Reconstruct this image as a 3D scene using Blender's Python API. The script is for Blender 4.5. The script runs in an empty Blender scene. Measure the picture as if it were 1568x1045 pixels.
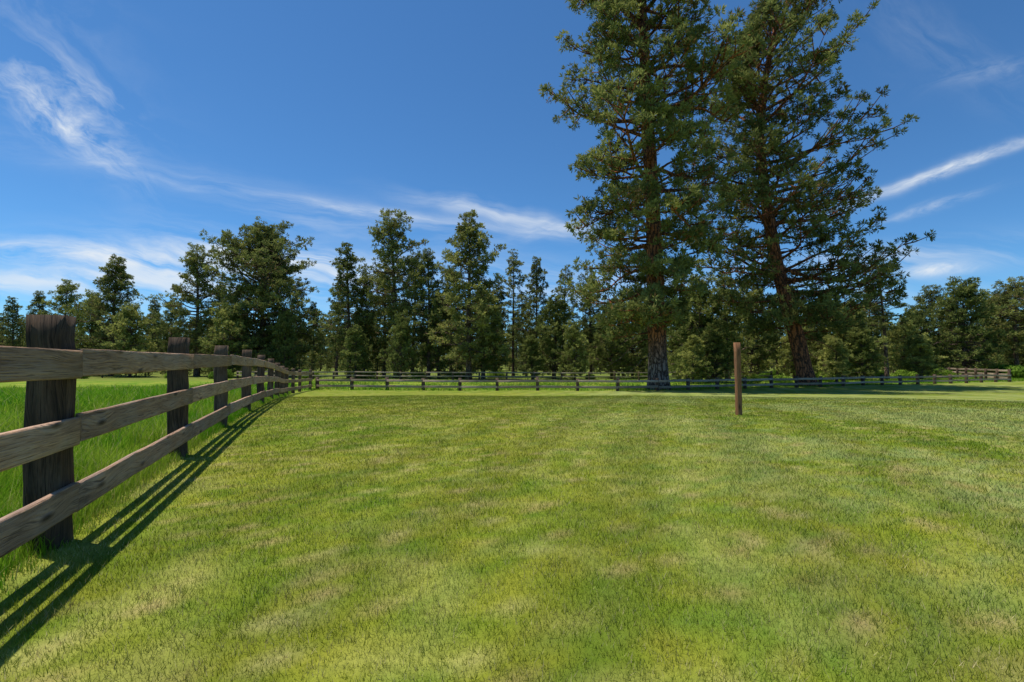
import bpy, math, random
import numpy as np
from mathutils import Vector
rng=np.random.default_rng(7)
scene=bpy.context.scene
D2R=math.radians
scene.view_settings.view_transform='Standard'
scene.view_settings.look='None'
scene.view_settings.exposure=0
F=740.0; HOR=552.0; CAMH=1.2
SUN=Vector((-0.33,0.12,1.0)).normalized()

# ---------------------------------------------------------------- terrain
def sstep(t):
    t=np.clip(t,0,1); return t*t*(3-2*t)
def gz(x,y):
    x=np.asarray(x,float); y=np.asarray(y,float)
    z=-0.9*sstep((y-9)/26.0)-0.2*sstep((y-34)/45.0)
    z=z+0.02*np.sin(x*0.55+1.0)*np.cos(y*0.4)*sstep((y-2)/8)
    z=z+0.12*np.sin(x*0.09+2)*sstep((y-45)/30)
    return z
def fence_x(y): return -1.73-0.4*y

# ---------------------------------------------------------------- numpy noise
_tab=np.random.default_rng(99).random((256,256))
def vnoise(x,y):
    xi=np.floor(x).astype(int); yi=np.floor(y).astype(int); fx=x-xi; fy=y-yi
    fx=fx*fx*(3-2*fx); fy=fy*fy*(3-2*fy); g=lambda a,b:_tab[a&255,b&255]
    return (g(xi,yi)*(1-fx)+g(xi+1,yi)*fx)*(1-fy)+(g(xi,yi+1)*(1-fx)+g(xi+1,yi+1)*fx)*fy
def fbm(x,y,o=4,r=0.55):
    s=0;a=1;t=0
    for i in range(o):
        c,sn=math.cos(i*1.1),math.sin(i*1.1)
        s=s+a*vnoise((x*c-y*sn)*2**i+i*17.3,(x*sn+y*c)*2**i+i*9.1); t+=a; a*=r
    return s/t
def mrange(v,a,b): return np.clip((v-a)/(b-a),0,1)
def mixc(A,Bc,f): return A*(1-f[:,None])+np.asarray(Bc)[None,:]*f[:,None]
def lawn_rgb(x,y):
    wx=x+1.0*(fbm(x*0.6+5,y*0.6,3)-0.5); wy=y+1.0*(fbm(x*0.6,y*0.6+9,3)-0.5)
    a=fbm(wx*0.35,wy*0.35,4,0.6)
    xr=0.86*wx+0.5*wy; yr=-0.5*wx+0.86*wy
    b=fbm(xr*4.2,yr*2.8+40,5,0.78)
    c=fbm(x*12+3,y*12+8,3,0.8)
    d=fbm(wx*3.0+60,wy*2.2+20,5,0.78)
    e=fbm(xr*3.0+90,yr*4.2+70,5,0.78)
    ph=(0.95*x-0.30*y+0.35*(fbm(x*.4,y*.4,2)-.5))
    st=sstep(0.5+1.4*np.sin(ph*4.6))
    f=mrange(0.40*a+0.60*b,0.38,0.62)
    C=np.tile(np.array([[0.140,0.215,0.014]]),(len(x),1)); C=mixc(C,(0.30,0.295,0.032),0.78*f+0.08)
    C=mixc(C,(0.46,0.44,0.14),0.38*mrange(d,0.52,0.66))
    C=mixc(C,(0.56,0.49,0.22),0.80*mrange(b*0.4+c*0.6,0.58,0.70))
    C=mixc(C,(0.075,0.165,0.010),0.50*mrange(e,0.52,0.63))
    C=mixc(C,(0.33,0.39,0.17),0.42*mrange(x,0,5)*mrange(e*0.4+a*0.6,0.46,0.56))
    C=mixc(C,(0.27,0.18,0.06),0.5*mrange(c,0.63,0.75))
    C*= (0.88+0.18*st)[:,None]
    return C

# ---------------------------------------------------------------- mesh helper
def mesh_np(name,V,Fc,mats,midx=None,attrs=None,smooth=False,uv=None,col=None):
    me=bpy.data.meshes.new(name)
    V=np.asarray(V,np.float32); Fc=np.asarray(Fc,np.int32)
    n=Fc.shape[1]
    me.vertices.add(len(V)); me.vertices.foreach_set("co",V.ravel())
    me.loops.add(Fc.size); me.loops.foreach_set("vertex_index",Fc.ravel())
    me.polygons.add(len(Fc)); me.polygons.foreach_set("loop_start",np.arange(len(Fc),dtype=np.int32)*n)
    try: me.polygons.foreach_set("loop_total",np.full(len(Fc),n,np.int32))
    except Exception: pass
    for m in mats: me.materials.append(m)
    if midx is not None: me.polygons.foreach_set("material_index",np.asarray(midx,np.int32))
    if attrs:
        for k,a in attrs.items():
            at=me.attributes.new(k,'FLOAT','POINT'); at.data.foreach_set("value",np.asarray(a,np.float32))
    if col is not None:
        at=me.attributes.new('tint','FLOAT_COLOR','POINT'); c4=np.ones((len(V),4),np.float32); c4[:,:3]=col; at.data.foreach_set("color",c4.ravel())
    if uv is not None:
        l=me.uv_layers.new(name="UVMap"); l.data.foreach_set("uv",np.asarray(uv,np.float32).ravel())
    me.update(calc_edges=True)
    if smooth is not False:
        sm=np.ones(len(Fc),bool) if smooth is True else smooth
        me.polygons.foreach_set("use_smooth",sm)
    return me
def add_obj(name,me,loc=(0,0,0),rot=(0,0,0),scale=(1,1,1),coll=None):
    o=bpy.data.objects.new(name,me); o.location=loc; o.rotation_euler=rot; o.scale=scale
    (coll or scene.collection).objects.link(o); return o

# ---------------------------------------------------------------- node helper
class NT:
    def __init__(s,tree): s.t=tree
    def n(s,typ,**kw):
        nd=s.t.nodes.new(typ)
        for k,v in kw.items(): setattr(nd,k,v)
        return nd
    def set(s,sock,v):
        if isinstance(v,bpy.types.NodeSocket): s.t.links.new(v,sock)
        else: sock.default_value=v
    def m(s,op,a,b=0.0,c=0.0,clamp=False):
        nd=s.n('ShaderNodeMath',operation=op); nd.use_clamp=clamp
        s.set(nd.inputs[0],a); s.set(nd.inputs[1],b); s.set(nd.inputs[2],c); return nd.outputs[0]
    def mix(s,f,a,b,typ='MIX'):
        nd=s.n('ShaderNodeMix',data_type='RGBA',blend_type=typ)
        s.set(nd.inputs[0],f)
        s.set(nd.inputs[6],a if isinstance(a,bpy.types.NodeSocket) else (*a,1))
        s.set(nd.inputs[7],b if isinstance(b,bpy.types.NodeSocket) else (*b,1)); return nd.outputs[2]
    def noise(s,vec,scale,detail=4,rough=0.55,dist=0.0):
        nd=s.n('ShaderNodeTexNoise'); s.set(nd.inputs['Vector'],vec); nd.inputs['Scale'].default_value=scale
        nd.inputs['Detail'].default_value=detail; nd.inputs['Roughness'].default_value=rough
        nd.inputs['Distortion'].default_value=dist; return nd.outputs[0]
    def mr(s,v,a,b,c=0.0,d=1.0,smooth=False):
        nd=s.n('ShaderNodeMapRange'); nd.clamp=True
        if smooth: nd.interpolation_type='SMOOTHSTEP'
        s.set(nd.inputs[0],v); 
        for i,x in enumerate((a,b,c,d)): nd.inputs[i+1].default_value=x
        return nd.outputs[0]
    def mapping(s,vec,scale=(1,1,1),rot=(0,0,0),loc=(0,0,0)):
        nd=s.n('ShaderNodeMapping'); s.set(nd.inputs[0],vec)
        nd.inputs['Scale'].default_value=scale; nd.inputs['Rotation'].default_value=rot; nd.inputs['Location'].default_value=loc
        return nd.outputs[0]
    def comb(s,x,y,z=0.0):
        nd=s.n('ShaderNodeCombineXYZ'); s.set(nd.inputs[0],x); s.set(nd.inputs[1],y); s.set(nd.inputs[2],z); return nd.outputs[0]
def new_mat(name):
    m=bpy.data.materials.new(name); m.use_nodes=True; t=m.node_tree; t.nodes.clear()
    h=NT(t); out=h.n('ShaderNodeOutputMaterial'); return m,h,out
def bsdf(h,col,rough=0.8,bump=None,bstr=0.3,bdist=0.02,spec=0.2):
    b=h.n('ShaderNodeBsdfPrincipled'); h.set(b.inputs['Base Color'],col if isinstance(col,bpy.types.NodeSocket) else (*col,1))
    b.inputs['Roughness'].default_value=rough; b.inputs['Specular IOR Level'].default_value=spec
    if bump is not None:
        bn=h.n('ShaderNodeBump'); bn.inputs['Strength'].default_value=bstr; bn.inputs['Distance'].default_value=bdist
        h.set(bn.inputs['Height'],bump); h.t.links.new(bn.outputs[0],b.inputs['Normal'])
    return b.outputs[0]

# ---- ground material
def ground_mat():
    m,h,out=new_mat("ground_grass")
    g=h.n('ShaderNodeNewGeometry'); pos=g.outputs['Position']
    sx=h.n('ShaderNodeSeparateXYZ'); h.set(sx.inputs[0],pos)
    x,y=sx.outputs[0],sx.outputs[1]
    lawn=h.n('ShaderNodeAttribute',attribute_name='tint').outputs['Color']
    flat=h.mapping(pos,scale=(1,1,0))
    fine2=h.noise(flat,22,4,0.8)
    lawn=h.mix(h.mr(fine2,0.40,0.66,0.0,0.5),lawn,(0.10,0.12,0.015))
    n2=h.noise(flat,0.5,6,0.75)
    mead=h.mix(h.mr(n2,0.42,0.58),(0.10,0.21,0.014),(0.26,0.29,0.04))
    litter=h.mix(h.mr(n2,0.42,0.56),(0.20,0.135,0.07),(0.12,0.15,0.03))
    mead=h.mix(h.m('MULTIPLY',h.mr(y,46,60),h.mr(n2,0.45,0.55,0.30,0.9)),mead,litter)
    jit=h.m('MULTIPLY',h.m('SUBTRACT',fine2,0.5),0.5)
    left=h.m('ADD',h.m('ADD',x,h.m('MULTIPLY',y,0.4)),h.m('ADD',1.73,jit))
    ml=h.mr(left,-0.12,-0.02,1,0)
    ybound=h.m('ADD',h.m('MAXIMUM',33.2,h.m('ADD',29.4,h.m('MULTIPLY',x,0.38))),jit)
    mf=h.mr(h.m('SUBTRACT',y,ybound),0.0,0.4)
    col=h.mix(h.m('MAXIMUM',ml,mf),lawn,mead)
    h.t.links.new(bsdf(h,col,0.9,fine2,0.6,0.04,0.05),out.inputs[0]); return m

def diff_trans(h,col,tr):
    d=h.n('ShaderNodeBsdfDiffuse'); h.set(d.inputs[0],col)
    t=h.n('ShaderNodeBsdfTranslucent'); h.set(t.inputs[0],col)
    mx=h.n('ShaderNodeMixShader'); mx.inputs[0].default_value=tr
    h.t.links.new(d.outputs[0],mx.inputs[1]); h.t.links.new(t.outputs[0],mx.inputs[2]); return mx.outputs[0]
def blade_mat(name):
    m,h,out=new_mat(name)
    h.t.links.new(diff_trans(h,h.n('ShaderNodeAttribute',attribute_name='tint').outputs['Color'],0.35),out.inputs[0]); return m
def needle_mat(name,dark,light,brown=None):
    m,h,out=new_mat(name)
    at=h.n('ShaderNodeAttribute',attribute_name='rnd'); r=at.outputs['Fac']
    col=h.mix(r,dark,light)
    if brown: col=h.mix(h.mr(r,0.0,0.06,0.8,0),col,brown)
    oi=h.n('ShaderNodeObjectInfo')
    hs=h.n('ShaderNodeHueSaturation'); h.set(hs.inputs['Color'],col)
    h.set(hs.inputs['Value'],h.mr(oi.outputs['Random'],0,1,0.75,1.35)); h.set(hs.inputs['Hue'],h.mr(oi.outputs['Random'],0,1,0.512,0.485))
    h.t.links.new(diff_trans(h,hs.outputs[0],0.35),out.inputs[0]); return m

def bark_mat(name,plate,crack,lower=None,lh=5.0,scale=1.0):
    m,h,out=new_mat(name)
    tc=h.n('ShaderNodeTexCoord'); p=tc.outputs['Object']
    v=h.n('ShaderNodeTexVoronoi',feature='DISTANCE_TO_EDGE'); 
    nz=h.n('ShaderNodeTexNoise'); h.set(nz.inputs['Vector'],p); nz.inputs['Scale'].default_value=3
    va=h.n('ShaderNodeVectorMath',operation='ADD'); h.set(va.inputs[0],h.mapping(p,scale=(4*scale,4*scale,0.9*scale))); h.set(va.inputs[1],nz.outputs['Color'])
    h.set(v.inputs['Vector'],va.outputs[0]); v.inputs['Scale'].default_value=1.2
    e=h.mr(v.outputs['Distance'],0.02,0.22)
    nn=h.noise(p,6,5,0.7)
    pl=h.mix(h.mr(nn,0.35,0.65),plate,tuple(c*0.55 for c in plate))
    if lower:
        sp=h.n('ShaderNodeSeparateXYZ'); h.set(sp.inputs[0],p)
        pl=h.mix(h.mr(h.m('ADD',sp.outputs[2],h.m('MULTIPLY',nn,2.0)),lh-1,lh+1.5,1,0),pl,lower)
    col=h.mix(e,crack,pl)
    h.t.links.new(bsdf(h,col,0.9,h.m('ADD',e,h.m('MULTIPLY',nn,0.4)),0.8,0.06,0.1),out.inputs[0]); return m

def wood_mat(name,a,b,dark,graysc=0.4,gray=(0.30,0.26,0.23)):
    m,h,out=new_mat(name)
    uv=h.n('ShaderNodeUVMap'); uv.uv_map='UVMap'
    at=h.n('ShaderNodeAttribute',attribute_name='rnd'); r=at.outputs['Fac']
    va=h.n('ShaderNodeVectorMath',operation='ADD'); h.set(va.inputs[0],uv.outputs[0]); h.set(va.inputs[1],h.comb(h.m('MULTIPLY',r,37.0),h.m('MULTIPLY',r,11.0),r))
    p=va.outputs[0]
    kn=h.n('ShaderNodeTexVoronoi'); h.set(kn.inputs['Vector'],h.mapping(p,scale=(1.6,6,1))); kn.inputs['Scale'].default_value=1.0
    knot=h.mr(kn.outputs['Distance'],0.05,0.17,1,0)
    wv=h.m('MULTIPLY',h.mr(kn.outputs['Distance'],0,0.5,1,0),0.05)
    pw=h.n('ShaderNodeVectorMath',operation='ADD'); h.set(pw.inputs[0],p); h.set(pw.inputs[1],h.comb(0.0,wv,0.0))
    grain=h.noise(h.mapping(pw.outputs[0],scale=(1.5,40,1)),1.0,5,0.7,0.6)
    grain2=h.noise(h.mapping(pw.outputs[0],scale=(4,140,1)),1.0,3,0.6)
    blot=h.noise(h.mapping(p,scale=(2.2,7,1)),1.0,5,0.65)
    col=h.mix(h.mr(grain,0.36,0.62),a,b)
    col=h.mix(h.mr(blot,0.45,0.7,0,graysc),col,gray)
    col=h.mix(h.mr(blot,0.25,0.42,0.6,0),col,dark)
    col=h.mix(h.mr(grain2,0.54,0.64,0,0.75),col,dark)
    col=h.mix(h.m('MULTIPLY',knot,0.85),col,tuple(c*0.5 for c in dark))
    hs=h.n('ShaderNodeHueSaturation'); h.set(hs.inputs['Color'],col); h.set(hs.inputs['Value'],h.mr(r,0,1,0.75,1.25))
    h.t.links.new(bsdf(h,hs.outputs[0],0.8,h.m('SUBTRACT',h.m('ADD',grain,grain2),knot),0.8,0.012,0.2),out.inputs[0]); return m

M_ground=ground_mat()
M_blade=blade_mat("grass_blades")
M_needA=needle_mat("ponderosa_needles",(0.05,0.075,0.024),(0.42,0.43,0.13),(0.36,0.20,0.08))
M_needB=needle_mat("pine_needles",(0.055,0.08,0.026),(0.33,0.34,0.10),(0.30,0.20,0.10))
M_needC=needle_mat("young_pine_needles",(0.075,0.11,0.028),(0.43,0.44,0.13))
M_leaf=needle_mat("shrub_leaves",(0.07,0.15,0.015),(0.30,0.42,0.06))
M_barkA=bark_mat("ponderosa_bark",(0.46,0.17,0.072),(0.05,0.03,0.022),lower=(0.27,0.205,0.165),lh=3.6)
M_barkA2=bark_mat("ponderosa_bark_red",(0.44,0.165,0.078),(0.05,0.03,0.022))
M_barkB=bark_mat("pine_bark",(0.28,0.19,0.14),(0.05,0.036,0.028),scale=1.6)
M_board=wood_mat("weathered_board",(0.56,0.35,0.22),(0.33,0.195,0.122),(0.095,0.058,0.038),0.5,(0.46,0.38,0.32))
M_boardfar=wood_mat("weathered_rail",(0.48,0.36,0.25),(0.33,0.24,0.165),(0.10,0.07,0.05),0.5,(0.50,0.43,0.36))
M_post=wood_mat("dark_post_wood",(0.15,0.09,0.055),(0.055,0.036,0.024),(0.012,0.008,0.006),0.6,(0.22,0.155,0.105))
M_stake=wood_mat("stake_wood",(0.42,0.20,0.09),(0.28,0.125,0.055),(0.10,0.05,0.028),0.1)

# ---------------------------------------------------------------- ground sheet
def axis(segs):
    out=[]
    for a,b,s in segs: out+=list(np.arange(a,b,s))
    out.append(segs[-1][1]); return np.array(out)
ys=axis([(-60,-4,4),(-4,1,0.5),(1,36,0.14),(36,50,0.5),(50,140,4),(140,1500,80)])
xs=axis([(-1200,-100,60),(-100,-20,4),(-20,42,0.16),(42,60,0.6),(60,140,4),(140,1200,60)])
X,Y=np.meshgrid(xs,ys); Z=gz(X,Y)
V=np.stack([X.ravel(),Y.ravel(),Z.ravel()],1); nx=len(xs)
i,j=np.meshgrid(np.arange(len(xs)-1),np.arange(len(ys)-1)); a=(j*nx+i).ravel()
Fc=np.stack([a,a+1,a+1+nx,a+nx],1)
add_obj("ground",mesh_np("ground",V,Fc,[M_ground],smooth=True,col=lawn_rgb(V[:,0],V[:,1])))

# ---------------------------------------------------------------- grass blades
def blades(px,py,hgt,wid,lean,bend=0.0):
    n=len(px); pz=gz(px,py)
    az=rng.uniform(0,2*np.pi,n); la=rng.uniform(0,2*np.pi,n)
    s=np.stack([np.cos(az)*wid/2,np.sin(az)*wid/2,np.zeros(n)],1)
    b=np.stack([px,py,pz-0.003],1)
    l=rng.uniform(0.1,1,n)*lean*hgt
    tip=b+np.stack([np.cos(la)*l,np.sin(la)*l,hgt],1)
    if bend==0:
        V=np.stack([b-s,b+s,tip],1).reshape(-1,3); F=np.arange(n*3).reshape(-1,3)
        return V,F,3
    mid=b+np.stack([np.cos(la)*l*0.3,np.sin(la)*l*0.3,hgt*0.6],1)
    V=np.stack([b-s,b+s,mid+s*0.7,tip,mid-s*0.7],1).reshape(-1,3)
    k=np.arange(n)*5
    F=np.concatenate([np.stack([k,k+1,k+2],1),np.stack([k,k+2,k+4],1),np.stack([k+4,k+2,k+3],1)])
    return V,F,5
def radial(n,r0,r1,rc,pw,a0,a1):
    rr=np.linspace(r0,r1,4000); w=rr*np.minimum(1,(rc/rr)**pw); c=np.cumsum(w); c/=c[-1]
    r=np.interp(rng.random(n),c,rr); a=rng.uniform(a0,a1,n)
    return r*np.sin(a),r*np.cos(a),r
def tall_rgb(x,y):
    r=rng.random(len(x)); nn=fbm(x*0.9,y*0.9,5,0.65)
    C=np.tile(np.array([[0.14,0.36,0.014]]),(len(x),1)); C=mixc(C,(0.34,0.47,0.045),mrange(nn,0.42,0.60))
    C=mixc(C,(0.52,0.47,0.20),0.85*(r>0.92)); C=mixc(C,(0.06,0.19,0.010),0.5*(r<0.22)); return C
x,y,r=radial(560000,1.1,24,3,1.6,-1.15,1.15)
k=(x>fence_x(y)-0.05)&(y>0.2); x,y,r=x[k],y[k],r[k]
cl=fbm(x*6+3,y*6,3)
hh=(0.018+0.022*rng.random(len(x)))*(0.5+1.1*cl)
ww=0.0028*np.maximum(1,r/3.0)*rng.uniform(0.7,1.3,len(x))
V,Fc,s=blades(x,y,hh,ww,1.0)
C=lawn_rgb(x,y); q=rng.random(len(x)); near=np.clip(1.3-r/16,0.3,1)
C=mixc(C,(0.66,0.56,0.30),0.75*near*(q>0.88)); C=mixc(C,(0.055,0.13,0.010),0.6*near*(q<0.26)); C=C*rng.uniform(0.75,1.25,(len(x),1))
add_obj("lawn_grass",mesh_np("lawn_grass",V,Fc,[M_blade],col=np.repeat(C,s,axis=0)))
x,y,r=radial(320000,2.0,45,4,1.5,-1.35,-0.36)
k=(x<fence_x(y)-0.03); x,y,r=x[k],y[k],r[k]
d=fence_x(y)-x; cl=fbm(x*1.3,y*1.3,4,0.6)
hh=(0.14+0.28*rng.random(len(x)))*np.clip(2.6*cl-0.5,0.15,1.6)*np.clip(0.45+d*0.8,0,1)
ww=0.006*np.maximum(1,r/5.0)*rng.uniform(0.6,1.4,len(x))
V,Fc,s=blades(x,y,hh,ww,0.8,1)
add_obj("meadow_grass",mesh_np("meadow_grass",V,Fc,[M_blade],col=np.repeat(tall_rgb(x,y),s,axis=0)))
n=16000; y=rng.uniform(1.2,33,n); off=rng.normal(0,0.07,n); x=fence_x(y)+off
hh=rng.uniform(0.03,0.13,n)*np.exp(-(off/0.12)**2); V,Fc,s=blades(x,y,hh+0.02,0.005*np.maximum(1,y/5),0.6,1)
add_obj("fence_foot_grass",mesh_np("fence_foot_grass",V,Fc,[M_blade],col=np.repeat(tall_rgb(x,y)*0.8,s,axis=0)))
n=90000; x=rng.uniform(-45,75,n); y=np.maximum(33.4,29.6+0.38*x)+rng.exponential(12,n)
cl=fbm(x*0.6,y*0.6,3)
k=(x>fence_x(y))&(y<85); x,y,cl=x[k],y[k],cl[k]
V,Fc,s=blades(x,y,rng.uniform(0.06,0.28,len(x))*np.clip(2.6*cl-0.6,0.1,1.5),0.04*rng.uniform(0.6,1.4,len(x)),0.8)
add_obj("rough_grass",mesh_np("rough_grass",V,Fc,[M_blade],col=np.repeat(tall_rgb(x,y)*0.75,s,axis=0)))

# ---------------------------------------------------------------- fences
class Boxes:
    def __init__(s): s.V=[];s.F=[];s.U=[];s.M=[];s.R=[]
    def beam(s,p0,p1,w,hgt,mat,up=Vector((0,0,1)),segs=1,jit=0.0,ends=True):
        p0=Vector(p0);p1=Vector(p1); d=(p1-p0); L=d.length; d.normalize()
        side=d.cross(up).normalized(); u=side.cross(d).normalized()
        base=len(s.V); r=rng.random(); c=0.12
        prof=[(-1,-1+c),(-1+c*hgt/w*0+c,-1),(1-c,-1),(1,-1+c),(1,1-c),(1-c,1),(-1+c,1),(-1,1-c)]
        per=np.cumsum([0]+[math.hypot((prof[(i+1)%8][0]-prof[i][0])*w/2,(prof[(i+1)%8][1]-prof[i][1])*hgt/2) for i in range(8)])
        for i in range(segs+1):
            t=i/segs; jx,jy=(rng.normal(0,jit),rng.normal(0,jit)) if jit else (0,0)
            for (a,b) in prof:
                q=p0+d*(L*t)+side*(a*w/2+jx+(rng.normal(0,jit*0.6) if jit else 0))+u*(b*hgt/2+jy+(rng.normal(0,jit*0.6) if jit else 0))
                s.V.append(q[:]); s.R.append(r)
        for i in range(segs):
            for k in range(8):
                a=base+i*8+k; b=base+i*8+(k+1)%8
                s.F.append((a,b,b+8,a+8)); s.M.append(mat)
                u0=i/segs*L;u1=(i+1)/segs*L
                s.U+=[(u0,per[k]),(u0,per[k+1]),(u1,per[k+1]),(u1,per[k])]
        for e,o in ((0,base),(1,base+segs*8)):
            for q in ((0,1,2,3),(0,3,4,7),(7,4,5,6)):
                q=q if e==1 else q[::-1]
                s.F.append(tuple(o+k for k in q)); s.M.append(mat)
                s.U+=[(prof[k][0]*w/2*0.3,prof[k][1]*hgt/2) for k in q]
    def make(s,name,mats):
        me=mesh_np(name,s.V,s.F,mats,s.M,{'rnd':s.R},uv=s.U); return add_obj(name,me)
def G(x,y): return float(gz(x,y))
B=Boxes()
fn=Vector((0.928,0.371,0)); fd=Vector((-0.371,0.928,0))
pxy=[(fence_x(v),v) for v in [0.35,3.19,6.06,8.72,11.7,14.6,17.5,20.4,23.3,26.2]]+[(-13.15,29.1),(-14.0,32.0),(-14.4,34.6)]
posts=[Vector((a,v,G(a,v))) for a,v in pxy]
for q in posts:
    hgt=1.47+rng.uniform(-0.03,0.03); tilt=Vector((rng.normal(0,0.012),rng.normal(0,0.012),0))
    B.beam(q-Vector((0,0,0.3)),q+Vector((0,0,hgt))+tilt,0.20,0.19,1,up=fn,segs=12,jit=0.0055)
for a,b in zip(posts[:-1],posts[1:]):
    for z in (1.185,0.735,0.295):
        o=fn*(0.10+0.023)
        e0=rng.normal(0,0.008); e1=rng.normal(0,0.008)
        B.beam(a+o+Vector((0,0,z+e0))+fd*0.003,b+o+Vector((0,0,z+e1))-fd*0.003,0.038,0.185,0,segs=6,jit=0.0026)
a=posts[0]-fd*3.1; a.z=0
for z in (1.185,0.735,0.295):
    B.beam(a+fn*0.123+Vector((0,0,z)),posts[0]+fn*0.123+Vector((0,0,z))-fd*0.003,0.038,0.185,0,segs=4,jit=0.002)
B.beam(a-Vector((0,0,0.3)),a+Vector((0,0,1.47)),0.2,0.19,1,up=fn,segs=9,jit=0.005)
B.make("ranch_rail_fence",[M_board,M_post])

def low_fence(name,pts,hp,rails,rh,sp,mats,pw=0.17):
    B=Boxes(); P=[]
    for (a,b) in zip(pts[:-1],pts[1:]):
        L=math.dist(a,b); n=max(1,round(L/sp))
        for i in range(n): P.append((a[0]+(b[0]-a[0])*i/n,a[1]+(b[1]-a[1])*i/n))
    P.append(pts[-1]); Q=[Vector((x,y,G(x,y))) for x,y in P]
    for i,q in enumerate(Q):
        d=(Q[min(i+1,len(Q)-1)]-Q[max(i-1,0)]); d.z=0; d.normalize(); nrm=Vector((d.y,-d.x,0))
        B.beam(q-Vector((0,0,0.2)),q+Vector((rng.normal(0,.02),0,hp+rng.uniform(-.05,.05))),pw,pw,1,up=nrm,segs=3,jit=0.006)
    for a,b in zip(Q[:-1],Q[1:]):
        d=b-a; d.z=0; d.normalize(); nrm=Vector((d.y,-d.x,0))*(pw/2+0.028)
        if nrm.y>0: nrm=-nrm
        for z in rails:
            B.beam(a+nrm+Vector((0,0,z+rng.normal(0,.015))),b+nrm+Vector((0,0,z+rng.normal(0,.015))),0.05,rh,0,segs=2,jit=0.004)
    return B.make(name,mats)
low_fence("low_rail_fence",[(-14.0,34.9),(-1,33.2),(10,33.3),(27,39.5),(49.5,48.2)],0.86,(0.66,0.27),0.15,2.5,[M_boardfar,M_post],0.2)
low_fence("low_rail_fence",[(49.5,48.2),(56,62),(63,80)],1.25,(1.1,0.7,0.35),0.18,2.6,[M_boardfar,M_post])
low_fence("pasture_fence",[(-34,60),(-12,52),(8,50),(30,56)],0.95,(0.85,0.45),0.12,3.0,[M_boardfar,M_post])

B=Boxes(); sx_,sy_=346/740*10.7,10.7; z0=G(sx_,sy_)
B.beam((sx_,sy_,z0-0.2),(sx_-0.02,sy_,z0+1.60),0.105,0.105,0,up=Vector((0.2,-1,0)).normalized(),segs=8,jit=0.0015)
B.make("wooden_post",[M_stake])

# ---------------------------------------------------------------- trees
def tube(buf,P,R,sides,mat,rv=0.5):
    P=np.asarray(P,float); R=np.asarray(R,float); n=len(P)
    T=np.gradient(P,axis=0); T/=np.linalg.norm(T,axis=1)[:,None]+1e-9
    ref=np.array([0,0,1.0]) if abs(T[0,2])<0.8 else np.array([1.0,0,0])
    A=np.cross(T,ref); A/=np.linalg.norm(A,axis=1)[:,None]+1e-9
    Bv=np.cross(T,A)
    th=np.arange(sides)/sides*2*np.pi
    V=P[:,None,:]+R[:,None,None]*(A[:,None,:]*np.cos(th)[None,:,None]+Bv[:,None,:]*np.sin(th)[None,:,None])
    V=V.reshape(-1,3); b=buf['n']
    i,k=np.meshgrid(np.arange(n-1),np.arange(sides),indexing='ij'); i=i.ravel();k=k.ravel()
    a=b+i*sides+k; c=b+i*sides+(k+1)%sides
    F=np.stack([a,c,c+sides,a+sides],1)
    buf['V'].append(V);buf['F'].append(F);buf['M'].append(np.full(len(F),mat));buf['R'].append(np.full(len(V),rv));buf['S'].append(np.ones(len(F),bool)); buf['n']+=len(V)

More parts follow.
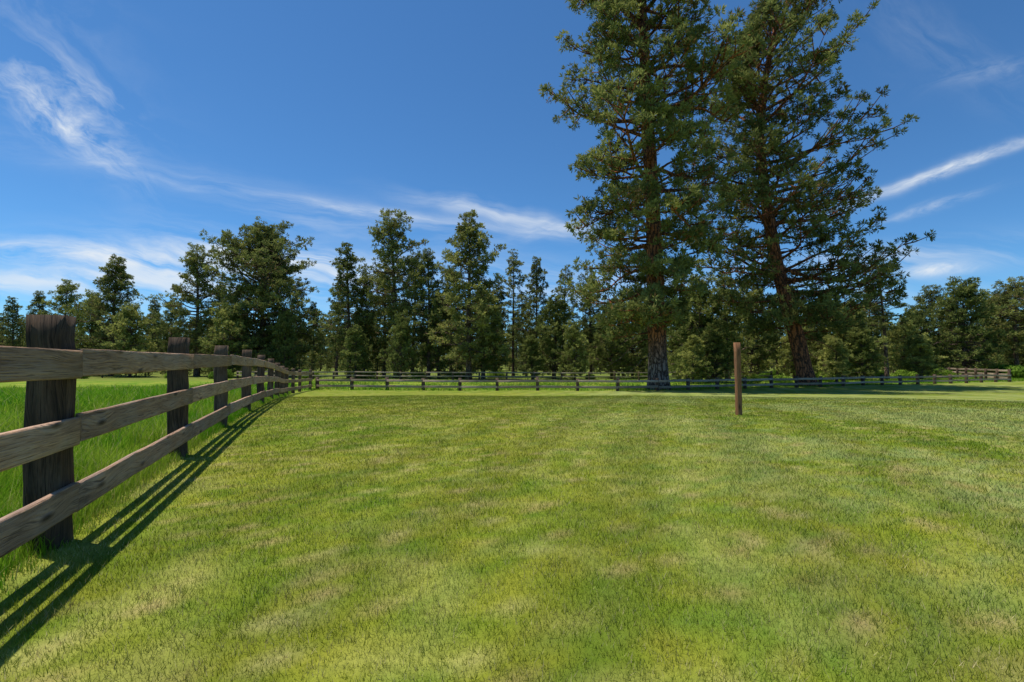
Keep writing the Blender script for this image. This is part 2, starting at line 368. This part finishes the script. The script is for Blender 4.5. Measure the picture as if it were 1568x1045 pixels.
def pine(name,seed,H,r0,cb,prof,nb,ntw,ntuft,nneed,nl,nw,mats,path=None,elev=(-0.25,0.6),dead=10,flare=1.3,dens_tip=0.35,
         pom=0.3,spread=0.62,lrand=(0.62,1.08),whorl=0,twl=0.30,thick=1.0,ej=0.12,trunkpw=0.8,extra=()):
    """needle tufts gather in round clumps of radius pom at twig ends"""
    g=np.random.default_rng(seed)
    buf={'V':[],'F':[],'M':[],'R':[],'S':[],'n':0}
    if path is None:
        ph=g.uniform(0,6.28,2); path=lambda t:(0.012*H*math.sin(3*t+ph[0])*t,0.012*H*math.cos(2.4*t+ph[1])*t)
    ts=np.linspace(0,1,40)
    P=[(path(t)[0],path(t)[1],-0.15+t*H) for t in ts]
    R=r0*(1-ts)**trunkpw+0.02; R=R*(1+(flare-1)*np.exp(-ts*H/0.7))*g.uniform(0.96,1.04,40)
    tube(buf,P,R,14,0)
    TP=[];TD=[];TR=[];TS=[]
    def tr(t): return r0*(1-t)**trunkpw+0.02
    gold=g.uniform(0,6)
    specs=[]
    for b in range(nb):
        if whorl:
            nwh=nb//whorl; u=(b//whorl+0.5+g.normal(0,0.16))/nwh; u=min(max(u,0),0.995)
        else: u=(b+g.random())/nb
        gold+=2.4+g.normal(0,0.35); az=gold
        specs.append((u,az,prof(u,az)*g.uniform(*lrand),elev[0]+(elev[1]-elev[0])*u+g.normal(0,ej),None))
    for (u,az,L,e) in extra: specs.append((u,az,L,e,1))
    for (u,az,L,e,ex) in specs:
        t=cb+(1-cb)*u*0.985; rmax=max(prof(u,az),L) if ex else prof(u,az)
        L=max(L,0.2)
        px,pyy=path(t); o=np.array([px,pyy,t*H])
        a=np.array([math.cos(az),math.sin(az),0]); sd=np.array([-a[1],a[0],0])
        s=np.linspace(0,1,7)
        curl=g.uniform(0.05,0.28); wob=g.normal(0,ej*0.6)
        Z=L*(s*math.sin(e)+curl*s**2.2+ej*0.35*np.sin(s*g.uniform(3,7)+g.uniform(0,6))*s); Xr=L*s*math.cos(e)
        BP=o+Xr[:,None]*a+ (L*wob*np.sin(s*4))[:,None]*sd+Z[:,None]*np.array([0,0,1.0])
        br=min(tr(t)*0.5,0.018*L+0.012)*thick
        tube(buf,BP,br*(1-s*0.88),5,0)
        ntt=max(2,int(round(ntw*(0.3+0.7*L/ max(rmax,0.5)))))
        if u>0.9: ntt=max(1,ntt//2)
        rb=g.uniform(-0.2,0.2); tsz=1.0 if u<0.8 else 1.0-1.6*(u-0.8)
        for q in range(ntt+1):
            if q==ntt: sf=1.0
            else: sf=dens_tip+(1-dens_tip)*(q+g.random())/ntt
            f=sf*6; i0=min(int(f),5); bp=BP[i0]+(BP[i0+1]-BP[i0])*(f-i0)
            sg=1 if q%2 else -1
            if q==ntt: d=a*1.0+np.array([0,0,0.4])+g.normal(0,0.15,3); tl=L*0.05+0.1
            else:
                d=a*g.uniform(0.3,0.9)+sd*sg*g.uniform(0.5,1.0)+np.array([0,0,g.uniform(-0.25,0.75)]); tl=(L*twl*(1.15-0.6*sf)+0.12)*g.uniform(0.6,1.25)
            d/=np.linalg.norm(d)
            s2=np.linspace(0,1,3)
            TPn=bp+(s2*tl)[:,None]*d+ (0.22*tl*s2**2)[:,None]*np.array([0,0,1.0])
            tube(buf,TPn,np.array([0.35,0.25,0.12])*br+0.004,3,0)
            cr=g.normal(0,0.14); cs=g.uniform(0.65,1.2)
            for w in range(ntuft):
                off=g.normal(0,1,3); off*=pom*cs*tsz*np.array([1,1,0.8])*g.random()**0.4/np.linalg.norm(off)
                c=TPn[2]+off; dd=off/(pom+1e-6)*1.1+d*0.5+np.array([0,0,0.45])
                if w==ntuft-1 and ntuft>4: c=TPn[1]+off*0.6
                TR.append(0.45+rb+cr+g.normal(0,0.07)+0.24*off[2]/pom)  # clump shading put into needle colour: upper tufts lighter, lower darker, plus random tone
                TP.append(c);TD.append(dd/np.linalg.norm(dd)); TS.append(tsz)
    for b in range(dead):
        t=g.uniform(cb*0.35,cb+0.25*(1-cb)); az=g.uniform(0,6.28); L=prof(0.1,az)*g.uniform(0.25,0.7)
        px,pyy=path(t); o=np.array([px,pyy,t*H]); a=np.array([math.cos(az),math.sin(az),0]); s=np.linspace(0,1,5)
        BP=o+(L*s)[:,None]*a+(L*(-0.35*s+0.12*np.sin(5*s)))[:,None]*np.array([0,0,1.0])
        tube(buf,BP,(0.010*L+0.012)*(1-s*0.9),4,0)
    TP=np.array(TP);TD=np.array(TD);TR=np.clip(np.array(TR),0.02,1);TS=np.array(TS)
    N=len(TP); K=nneed
    d=TD[:,None,:]*0.75+g.normal(0,spread,(N,K,3)); d/=np.linalg.norm(d,axis=2)[:,:,None]
    ln=nl*g.uniform(0.65,1.15,(N,K,1)); sz=g.uniform(0.75,1.2,(N,1,1))*TS[:,None,None]
    base=TP[:,None,:]+d*nl*0.05
    tip=base+d*ln*sz
    sv=np.cross(d,g.normal(0,1,(N,K,3))); sv/=np.linalg.norm(sv,axis=2)[:,:,None]+1e-9; sv*=nw/2*sz
    mid=base+d*ln*sz*0.6
    V=np.stack([base,mid+sv,tip,mid-sv],2).reshape(-1,3)
    F=np.arange(N*K*4).reshape(-1,4)+buf['n']
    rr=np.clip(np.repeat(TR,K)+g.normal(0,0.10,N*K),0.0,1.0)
    rr=np.where(g.random(N*K)<0.02,0.0,rr)
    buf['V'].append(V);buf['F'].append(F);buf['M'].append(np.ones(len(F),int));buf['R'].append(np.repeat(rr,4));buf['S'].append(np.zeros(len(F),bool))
    return mesh_np(name,np.concatenate(buf['V']),np.concatenate(buf['F']),mats,np.concatenate(buf['M']),{'rnd':np.concatenate(buf['R'])},smooth=np.concatenate(buf['S']))

def px2w(px,D): return (px-784)/F*D
def table(pts):
    a=np.array([p[0] for p in pts]); l=np.array([p[1] for p in pts]); r=np.array([p[2] for p in pts])
    def f(u,az):
        L=np.interp(u,a,l);R=np.interp(u,a,r); c=math.cos(az); w=0.5+0.5*c
        return float(L*(1-w)+R*w)*(1+0.12*math.sin(u*19+az*2)+0.08*math.sin(u*41))
    return f
D=35.0; hx=px2w(1008,D)
prof1=table([(0,4.6,2.4),(0.08,6.2,3.2),(0.2,6.4,5.4),(0.38,5.8,6.6),(0.5,6.5,6.4),(0.62,5.9,6.3),(0.75,5.2,5.8),(0.88,4.0,4.4),(1,1.2,1.2)])
p1=lambda t:(-0.5*t*1.6+0.25*math.sin(t*7)*t,0.3*t)
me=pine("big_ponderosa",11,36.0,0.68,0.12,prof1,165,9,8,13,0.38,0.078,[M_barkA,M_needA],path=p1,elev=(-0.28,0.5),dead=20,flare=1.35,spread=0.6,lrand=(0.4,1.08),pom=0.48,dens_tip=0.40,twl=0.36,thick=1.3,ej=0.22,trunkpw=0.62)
add_obj("ponderosa_pine_tree",me,(hx,D,G(hx,D)))
D=41.0; hx=px2w(1236,D)
prof2=table([(0,4.4,4.6),(0.1,6.2,6.6),(0.2,6.8,7.8),(0.3,6.4,7.4),(0.45,5.6,8.6),(0.6,5.0,9.4),(0.75,3.9,8.0),(0.88,3.1,6.0),(1,1.4,2.4)])
xs2=np.array([0,0.12,0.2,0.33,0.48,0.64,0.8,1.0]); xo2=np.array([0,-0.7,-1.35,-2.3,-2.95,-3.45,-2.9,-1.6])
p2=lambda t:(float(np.interp(t,xs2,xo2)),0.5*math.sin(t*3))
me=pine("leaning_ponderosa",23,33.5,0.64,0.13,prof2,165,9,8,12,0.38,0.078,[M_barkA2,M_needA],path=p2,elev=(-0.2,0.75),dead=24,flare=1.3,dens_tip=0.42,spread=0.6,lrand=(0.4,1.08),pom=0.50,twl=0.36,thick=1.1,ej=0.22,trunkpw=0.62,
  extra=[(0.13,0.05,9.0,0.05),(0.16,-0.15,9.4,0.02),(0.19,0.2,8.8,0.05),(0.09,-0.3,7.2,-0.15),(0.36,0.1,8.8,0.12),(0.42,-0.2,9.2,0.2)])
add_obj("ponderosa_pine_tree",me,(hx,D,G(hx,D)))

def cone(rm,top=0.10,pw=0.9,lo=0.6,bulge=0.2):
    ph=rng.uniform(0,6)
    def f(u,az):
        base=lo+(1-lo)*min(1,u/bulge) if u<bulge else 1-(1-top)*((u-bulge)/(1-bulge))**(1/pw)
        return rm*max(base,top)*(1+0.22*math.sin(2*az+u*11+ph)+0.22*math.sin(u*29+ph+az))
    return f
mB=[M_barkB,M_needB]; mC=[M_barkB,M_needC]; LR=(0.4,1.15)
kw=dict(lrand=LR,spread=0.55,thick=1.3)
VAR={
 'narrow':(pine("pine_narrow",31,17,0.20,0.16,cone(2.5,0.10,0.85),110,4,4,9,0.32,0.085,mB,elev=(-0.3,0.5),whorl=5,pom=0.32,ej=0.18,**kw),17),
 'narrow2':(pine("pine_narrow_b",32,17,0.19,0.28,cone(2.3,0.12,0.75),88,4,4,9,0.32,0.085,mB,elev=(-0.35,0.6),dead=28,whorl=4,pom=0.32,ej=0.18,**kw),17),
 'thin':(pine("pine_thin",33,18,0.17,0.38,cone(2.2,0.15,0.7),64,4,3,10,0.32,0.085,mB,elev=(-0.3,0.5),dead=34,whorl=4,pom=0.32,ej=0.18,**kw),18),
 'full':(pine("pine_full",34,18,0.28,0.13,cone(3.5,0.12,0.72,0.7,0.3),130,5,5,9,0.36,0.092,mB,elev=(-0.3,0.6),dead=20,whorl=5,pom=0.40,ej=0.22,**kw),18),
 'full2':(pine("pine_full_b",35,18,0.27,0.24,cone(3.2,0.16,0.62,0.6,0.35),105,5,5,9,0.36,0.092,mC,elev=(-0.3,0.65),dead=26,whorl=5,pom=0.40,ej=0.24,**kw),18),
 'pond':(pine("pine_pond",39,19,0.30,0.20,cone(3.6,0.22,0.55,0.6,0.35),100,5,6,9,0.38,0.095,mB,elev=(-0.3,0.8),dead=26,pom=0.46,ej=0.28,**kw),19),
 'round':(pine("pine_round",36,22,0.40,0.10,cone(6.8,0.16,0.55,0.75,0.35),200,7,6,11,0.48,0.115,mB,elev=(-0.3,0.8),lrand=LR,pom=0.56,thick=1.4,ej=0.22),22),
 'young':(pine("pine_young",37,9,0.16,0.05,cone(3.0,0.15,0.65,0.85,0.25),105,5,4,10,0.34,0.082,mC,elev=(-0.1,0.7),dead=4,pom=0.28,ej=0.2,**kw),9),
 'young2':(pine("pine_young_b",38,7,0.13,0.06,cone(1.9,0.12,0.8,0.85,0.2),80,4,4,9,0.28,0.075,mC,elev=(-0.1,0.7),dead=4,lrand=LR,pom=0.22),7),
}
def tree_at(px,topy,D,var,name="pine_tree",wsc=1.0,rot=None):
    x=px2w(px,D); z=G(x,D); H=(HOR-topy)/F*D+CAMH-z
    me,h0=VAR[var]; s=H/h0
    return add_obj(name,me,(x,D,z),(rng.normal(0,0.015),rng.normal(0,0.015),rng.uniform(0,6.28) if rot is None else rot),(s*wsc,s*wsc,s))
L=[(20,455,85,'narrow',1.1),(60,446,80,'narrow2',1.2),(98,431,78,'full2',1.0),(172,393,70,'full',1.1),(140,452,72,'young',.8),
(200,470,66,'young',.9),(236,455,95,'narrow',1),(262,458,88,'full2',.9),(301,381,72,'pond',1.05),(330,430,80,'narrow',1.2),(396,350,70,'round',.98),(350,470,66,'young',1.0),
(452,425,84,'narrow',1.0),(480,462,74,'narrow2',1.1),(436,480,66,'young',.7),(535,371,60,'narrow',1.2),(516,425,68,'narrow2',1.1),(558,420,62,'full2',.8),
(607,331,60,'pond',0.98),(588,395,66,'narrow',1.2),(632,385,64,'narrow2',1.2),(656,381,57,'narrow2',1.2),(690,410,66,'full2',.9),(672,450,58,'young',.8),(718,323,52,'full',1.05),
(757,430,62,'narrow',1.1),(740,445,56,'young2',1.1),(786,384,64,'thin',1.1),(820,393,60,'narrow2',1.0),(862,406,66,'thin',1.2),(848,455,56,'young2',1.1),(806,460,66,'full2',.8),
(905,420,64,'pond',.9),(936,460,58,'young',.85),(968,455,62,'young',.8),(1000,450,66,'full2',1.0),(1040,462,56,'young',.85),(1072,428,48,'young',.95),(1112,418,52,'full2',1.1),(1150,440,56,'young',.8),
(1190,455,60,'full2',.9),(1262,450,58,'young',.8),(1296,465,54,'young',.95),(1357,388,56,'thin',1.5),(1335,440,62,'full2',1.0),(1405,470,66,'young',.9),(1385,490,58,'young',.9),
(1432,441,70,'pond',1.1),(1475,432,64,'young',.95),(1520,450,70,'young',1.1),(1556,430,64,'pond',1.3),(1600,420,66,'full',1.2),(1640,440,70,'full2',1),
(545,500,56,'young2',1.1),(615,480,54,'young',.7),(880,495,52,'young',.8),(1215,500,52,'young',.9),(815,515,54,'young2',1.2),(1090,500,45,'young',1.0),(1060,515,44,'young2',1.2),(1320,505,52,'young',1.1),(1280,520,47,'young2',1.3),(1410,515,56,'young2',1.4),(-30,440,75,'full',1),(-80,420,70,'full2',1.1)]
for (px,ty,D,v,w) in L: tree_at(px,ty,D,v,wsc=w)

# distant forest: one instanced collection
FC=bpy.data.collections.new("distant_forest_trees")
bgv=[(pine("bg_a",51,14,0.16,0.08,cone(2.4,0.08,1.0),60,3,2,8,0.55,0.15,mB,dead=6,lrand=LR,pom=0.3),14),
     (pine("bg_b",52,14,0.16,0.16,cone(2.1,0.10,0.9),50,3,2,8,0.55,0.15,mC,dead=14,lrand=LR,pom=0.3),14),
     (pine("bg_c",53,14,0.2,0.06,cone(3.2,0.12,0.8,0.8,0.3),75,4,2,8,0.55,0.16,mB,dead=6,lrand=LR,pom=0.3),14)]
for i in range(230):
    D=rng.uniform(84,150); u=rng.uniform(-1.35,1.35); x=u*D; me,h0=bgv[rng.integers(3)]
    H=rng.uniform(5,14)*(0.7+0.3*D/100); s=H/h0
    add_obj("tree",me,(x,D,G(x,D)),(0,0,rng.uniform(0,6.28)),(s*rng.uniform(.9,1.4),)*2+(s,),coll=FC)
for i in range(190):      # closed far edge of the wood
    D=rng.uniform(160,200); x=(-1.4+2.8*(i+rng.random())/190)*D; me,h0=bgv[(i%2)*2]
    s=rng.uniform(9,15)/h0
    add_obj("tree",me,(x,D,G(x,D)),(0,0,rng.uniform(0,6.28)),(s*1.6,s*1.6,s),coll=FC)
for i in range(100):
    D=rng.uniform(62,100); u=rng.uniform(-1.3,1.3); x=u*D; me,h0=bgv[(i%2)*2]
    s=rng.uniform(1.5,5.0)/h0
    add_obj("sapling",me,(x,D,G(x,D)),(0,0,rng.uniform(0,6.28)),(s*1.5,s*1.5,s),coll=FC)
e=bpy.data.objects.new("distant_forest",None); e.instance_type='COLLECTION'; e.instance_collection=FC; scene.collection.objects.link(e)

# ---------------------------------------------------------------- shrubs
def shrub(seed,R,H,n=2600):
    g=np.random.default_rng(seed); lob=g.normal(0,1,(9,3)); lob[:,2]=np.abs(lob[:,2])*0.6; lob/=np.linalg.norm(lob,axis=1)[:,None]; lob*=np.array([R*.6,R*.6,H*.55])
    lob[:,2]+=H*0.2
    c=lob[g.integers(9,size=n)]; d=g.normal(0,1,(n,3)); d/=np.linalg.norm(d,axis=1)[:,None]
    p=c+d*np.array([R*.42,R*.42,H*.38])*g.uniform(.6,1.1,(n,1)); p[:,2]=np.abs(p[:,2])
    a=g.normal(0,1,(n,3)); a/=np.linalg.norm(a,axis=1)[:,None]; b=np.cross(a,d); b/=np.linalg.norm(b,axis=1)[:,None]+1e-6
    s=g.uniform(.05,.11,(n,1)); V=np.stack([p-a*s,p+b*s*.6,p+a*s,p-b*s*.6],1).reshape(-1,3)
    return mesh_np("shrub",V,np.arange(n*4).reshape(-1,4),[M_leaf],attrs={'rnd':np.repeat(np.clip(g.normal(.5,.22,n),0,1),4)})
sh=[shrub(1,1.6,1.7,5200),shrub(2,1.2,1.2,3200)]
for (px,D,s) in [(1545,62,1.5),(1575,58,1.5),(1525,66,1.0),(1500,70,.9),(1180,62,.7),(1090,60,.6),(700,58,.6),(560,58,.7),(470,60,.7),(1420,75,1.0),(640,62,.5),(760,60,.6),(905,56,.5),(985,60,.7),(1250,56,.6),(1290,60,.8),(1340,64,.7),(340,60,.7),(270,62,.6),(120,58,.6),(1150,45,.5),(1195,48,.6),(1270,50,.6),(1380,54,.7),(1440,60,.8)]:
    x=px2w(px,D); add_obj("shrub",sh[int(px)%2],(x,D,G(x,D)),(0,0,px),(s*1.3,s*1.3,s))

# ---------------------------------------------------------------- sky
w=bpy.data.worlds.new("World"); scene.world=w; w.use_nodes=True; t=w.node_tree; t.nodes.clear(); h=NT(t)
try: w.cycles.sampling_method='NONE'
except Exception as ex: print(ex)
out=h.n('ShaderNodeOutputWorld'); bg=h.n('ShaderNodeBackground'); bg.inputs[1].default_value=0.12
sky=h.n('ShaderNodeTexSky'); sky.sky_type='NISHITA'; sky.sun_disc=False
sky.sun_elevation=math.asin(SUN.z); sky.sun_rotation=math.atan2(SUN.x,SUN.y)%(2*math.pi); sky.altitude=1300; sky.air_density=1.0; sky.dust_density=0.3; sky.ozone_density=2.5
tc=h.n('ShaderNodeTexCoord'); sp=h.n('ShaderNodeSeparateXYZ'); h.set(sp.inputs[0],tc.outputs['Generated'])
yy=h.m('MAXIMUM',sp.outputs[1],0.03); u=h.m('DIVIDE',sp.outputs[0],yy); v=h.m('DIVIDE',sp.outputs[2],yy)
warp=h.m('SUBTRACT',h.noise(h.comb(u,v,0.0),3.0,4,0.6),0.5)
def grp(ang,k1,k2,wob,seed):
    c,s=math.cos(D2R(ang)),math.sin(D2R(ang))
    a=h.m('ADD',h.m('MULTIPLY',u,c),h.m('MULTIPLY',v,s)); b=h.m('ADD',h.m('MULTIPLY',u,-s),h.m('MULTIPLY',v,c))
    b=h.m('ADD',b,h.m('MULTIPLY',warp,wob))
    return h.noise(h.comb(h.m('MULTIPLY',a,k1),h.m('MULTIPLY',b,k2),seed),1.0,6,0.64,0.5)
GR={'A':grp(-36,4.5,13,0.15,1.0),'B':grp(-8,2.8,22,0.09,4.0),'C':grp(18,6,26,0.06,11.0)}
total=None
def streak(px,py,ang,ln,wd,inten,gname,lo=0.4,hi=0.7,wob=0.12):
    global total
    u0=(px-784)/F; v0=(HOR-py)/F; c,s=math.cos(D2R(ang)),math.sin(D2R(ang))
    du=h.m('SUBTRACT',u,u0); dv=h.m('SUBTRACT',v,v0)
    a=h.m('ADD',h.m('MULTIPLY',du,c),h.m('MULTIPLY',dv,s)); b=h.m('ADD',h.m('MULTIPLY',du,-s),h.m('MULTIPLY',dv,c))
    b=h.m('ADD',b,h.m('MULTIPLY',warp,wob))
    a=h.m('MULTIPLY',a,F/ln); b=h.m('MULTIPLY',b,F/wd)
    e=h.m('ADD',h.m('MULTIPLY',a,a),h.m('MULTIPLY',b,b))
    g=h.m('EXPONENT',h.m('MULTIPLY',e,-1.0))
    r=h.m('MULTIPLY',h.m('MULTIPLY',g,h.mr(GR[gname],lo,hi)),inten)
    total=r if total is None else h.m('ADD',total,r)
streak(75,165,-38,130,32,0.8,'A',0.43,0.68,0.12)
streak(110,120,-30,100,24,0.4,'A',0.42,0.7,0.10)
streak(60,60,-40,180,90,0.15,'A',0.44,0.72,0.2)
streak(140,210,-60,100,50,0.2,'A',0.44,0.72,0.2)
streak(300,275,-12,420,22,0.24,'B',0.34,0.72,0.06)
streak(500,312,-8,230,8,0.6,'B',0.30,0.65,0.05)
streak(780,330,-12,140,14,0.65,'B',0.38,0.66,0.10)
streak(850,345,14,60,10,0.6,'C',0.35,0.68,0.06)
streak(110,390,-4,300,18,0.85,'B',0.34,0.62,0.05)
streak(430,395,-6,240,24,0.75,'B',0.38,0.64,0.08)
streak(100,430,0,330,18,0.7,'B',0.38,0.62,0.05)
streak(540,345,-3,260,22,0.25,'B',0.42,0.70,0.08)
streak(600,420,-2,400,26,0.40,'B',0.40,0.68,0.05)
streak(1455,258,20,150,8,0.95,'C',0.33,0.60,0.05)
streak(1430,315,17,80,7,0.40,'C',0.40,0.62,0.04)
streak(1440,413,5,52,9,0.85,'C',0.30,0.58,0.03)
streak(1440,395,6,200,30,0.22,'B',0.42,0.7,0.05)
streak(1540,100,12,90,18,0.20,'C',0.40,0.68,0.08)
streak(1450,60,-35,160,50,0.10,'A',0.42,0.7,0.12)
streak(1250,405,5,300,16,0.35,'B',0.36,0.68,0.05)
streak(700,455,0,900,26,0.35,'B',0.36,0.7,0.05)
front=h.mr(sp.outputs[1],0.03,0.15)
total=h.m('MULTIPLY',total,front,clamp=True)
skyc=h.mix(1.0,sky.outputs[0],(0.48,0.86,1.12),'MULTIPLY')
col=h.mix(total,skyc,(6.6,7.1,7.6))
h.set(bg.inputs[0],col); t.links.new(bg.outputs[0],out.inputs[0])

# ---------------------------------------------------------------- sun
sl=bpy.data.lights.new("sun",'SUN'); sl.energy=5.0; sl.angle=D2R(0.53); sl.color=(1,0.95,0.86)
so=bpy.data.objects.new("sun",sl); so.rotation_euler=SUN.to_track_quat('Z','Y').to_euler(); so.location=(0,0,40); scene.collection.objects.link(so)

# ---------------------------------------------------------------- camera
cd=bpy.data.cameras.new("camera"); cd.sensor_width=36; cd.lens=36*F/1568; cd.clip_start=0.05; cd.clip_end=4000
co=bpy.data.objects.new("camera",cd); co.location=(0,0,CAMH); co.rotation_euler=(D2R(90)+math.atan((HOR-522.5)/F),0,0)
scene.collection.objects.link(co); scene.camera=co
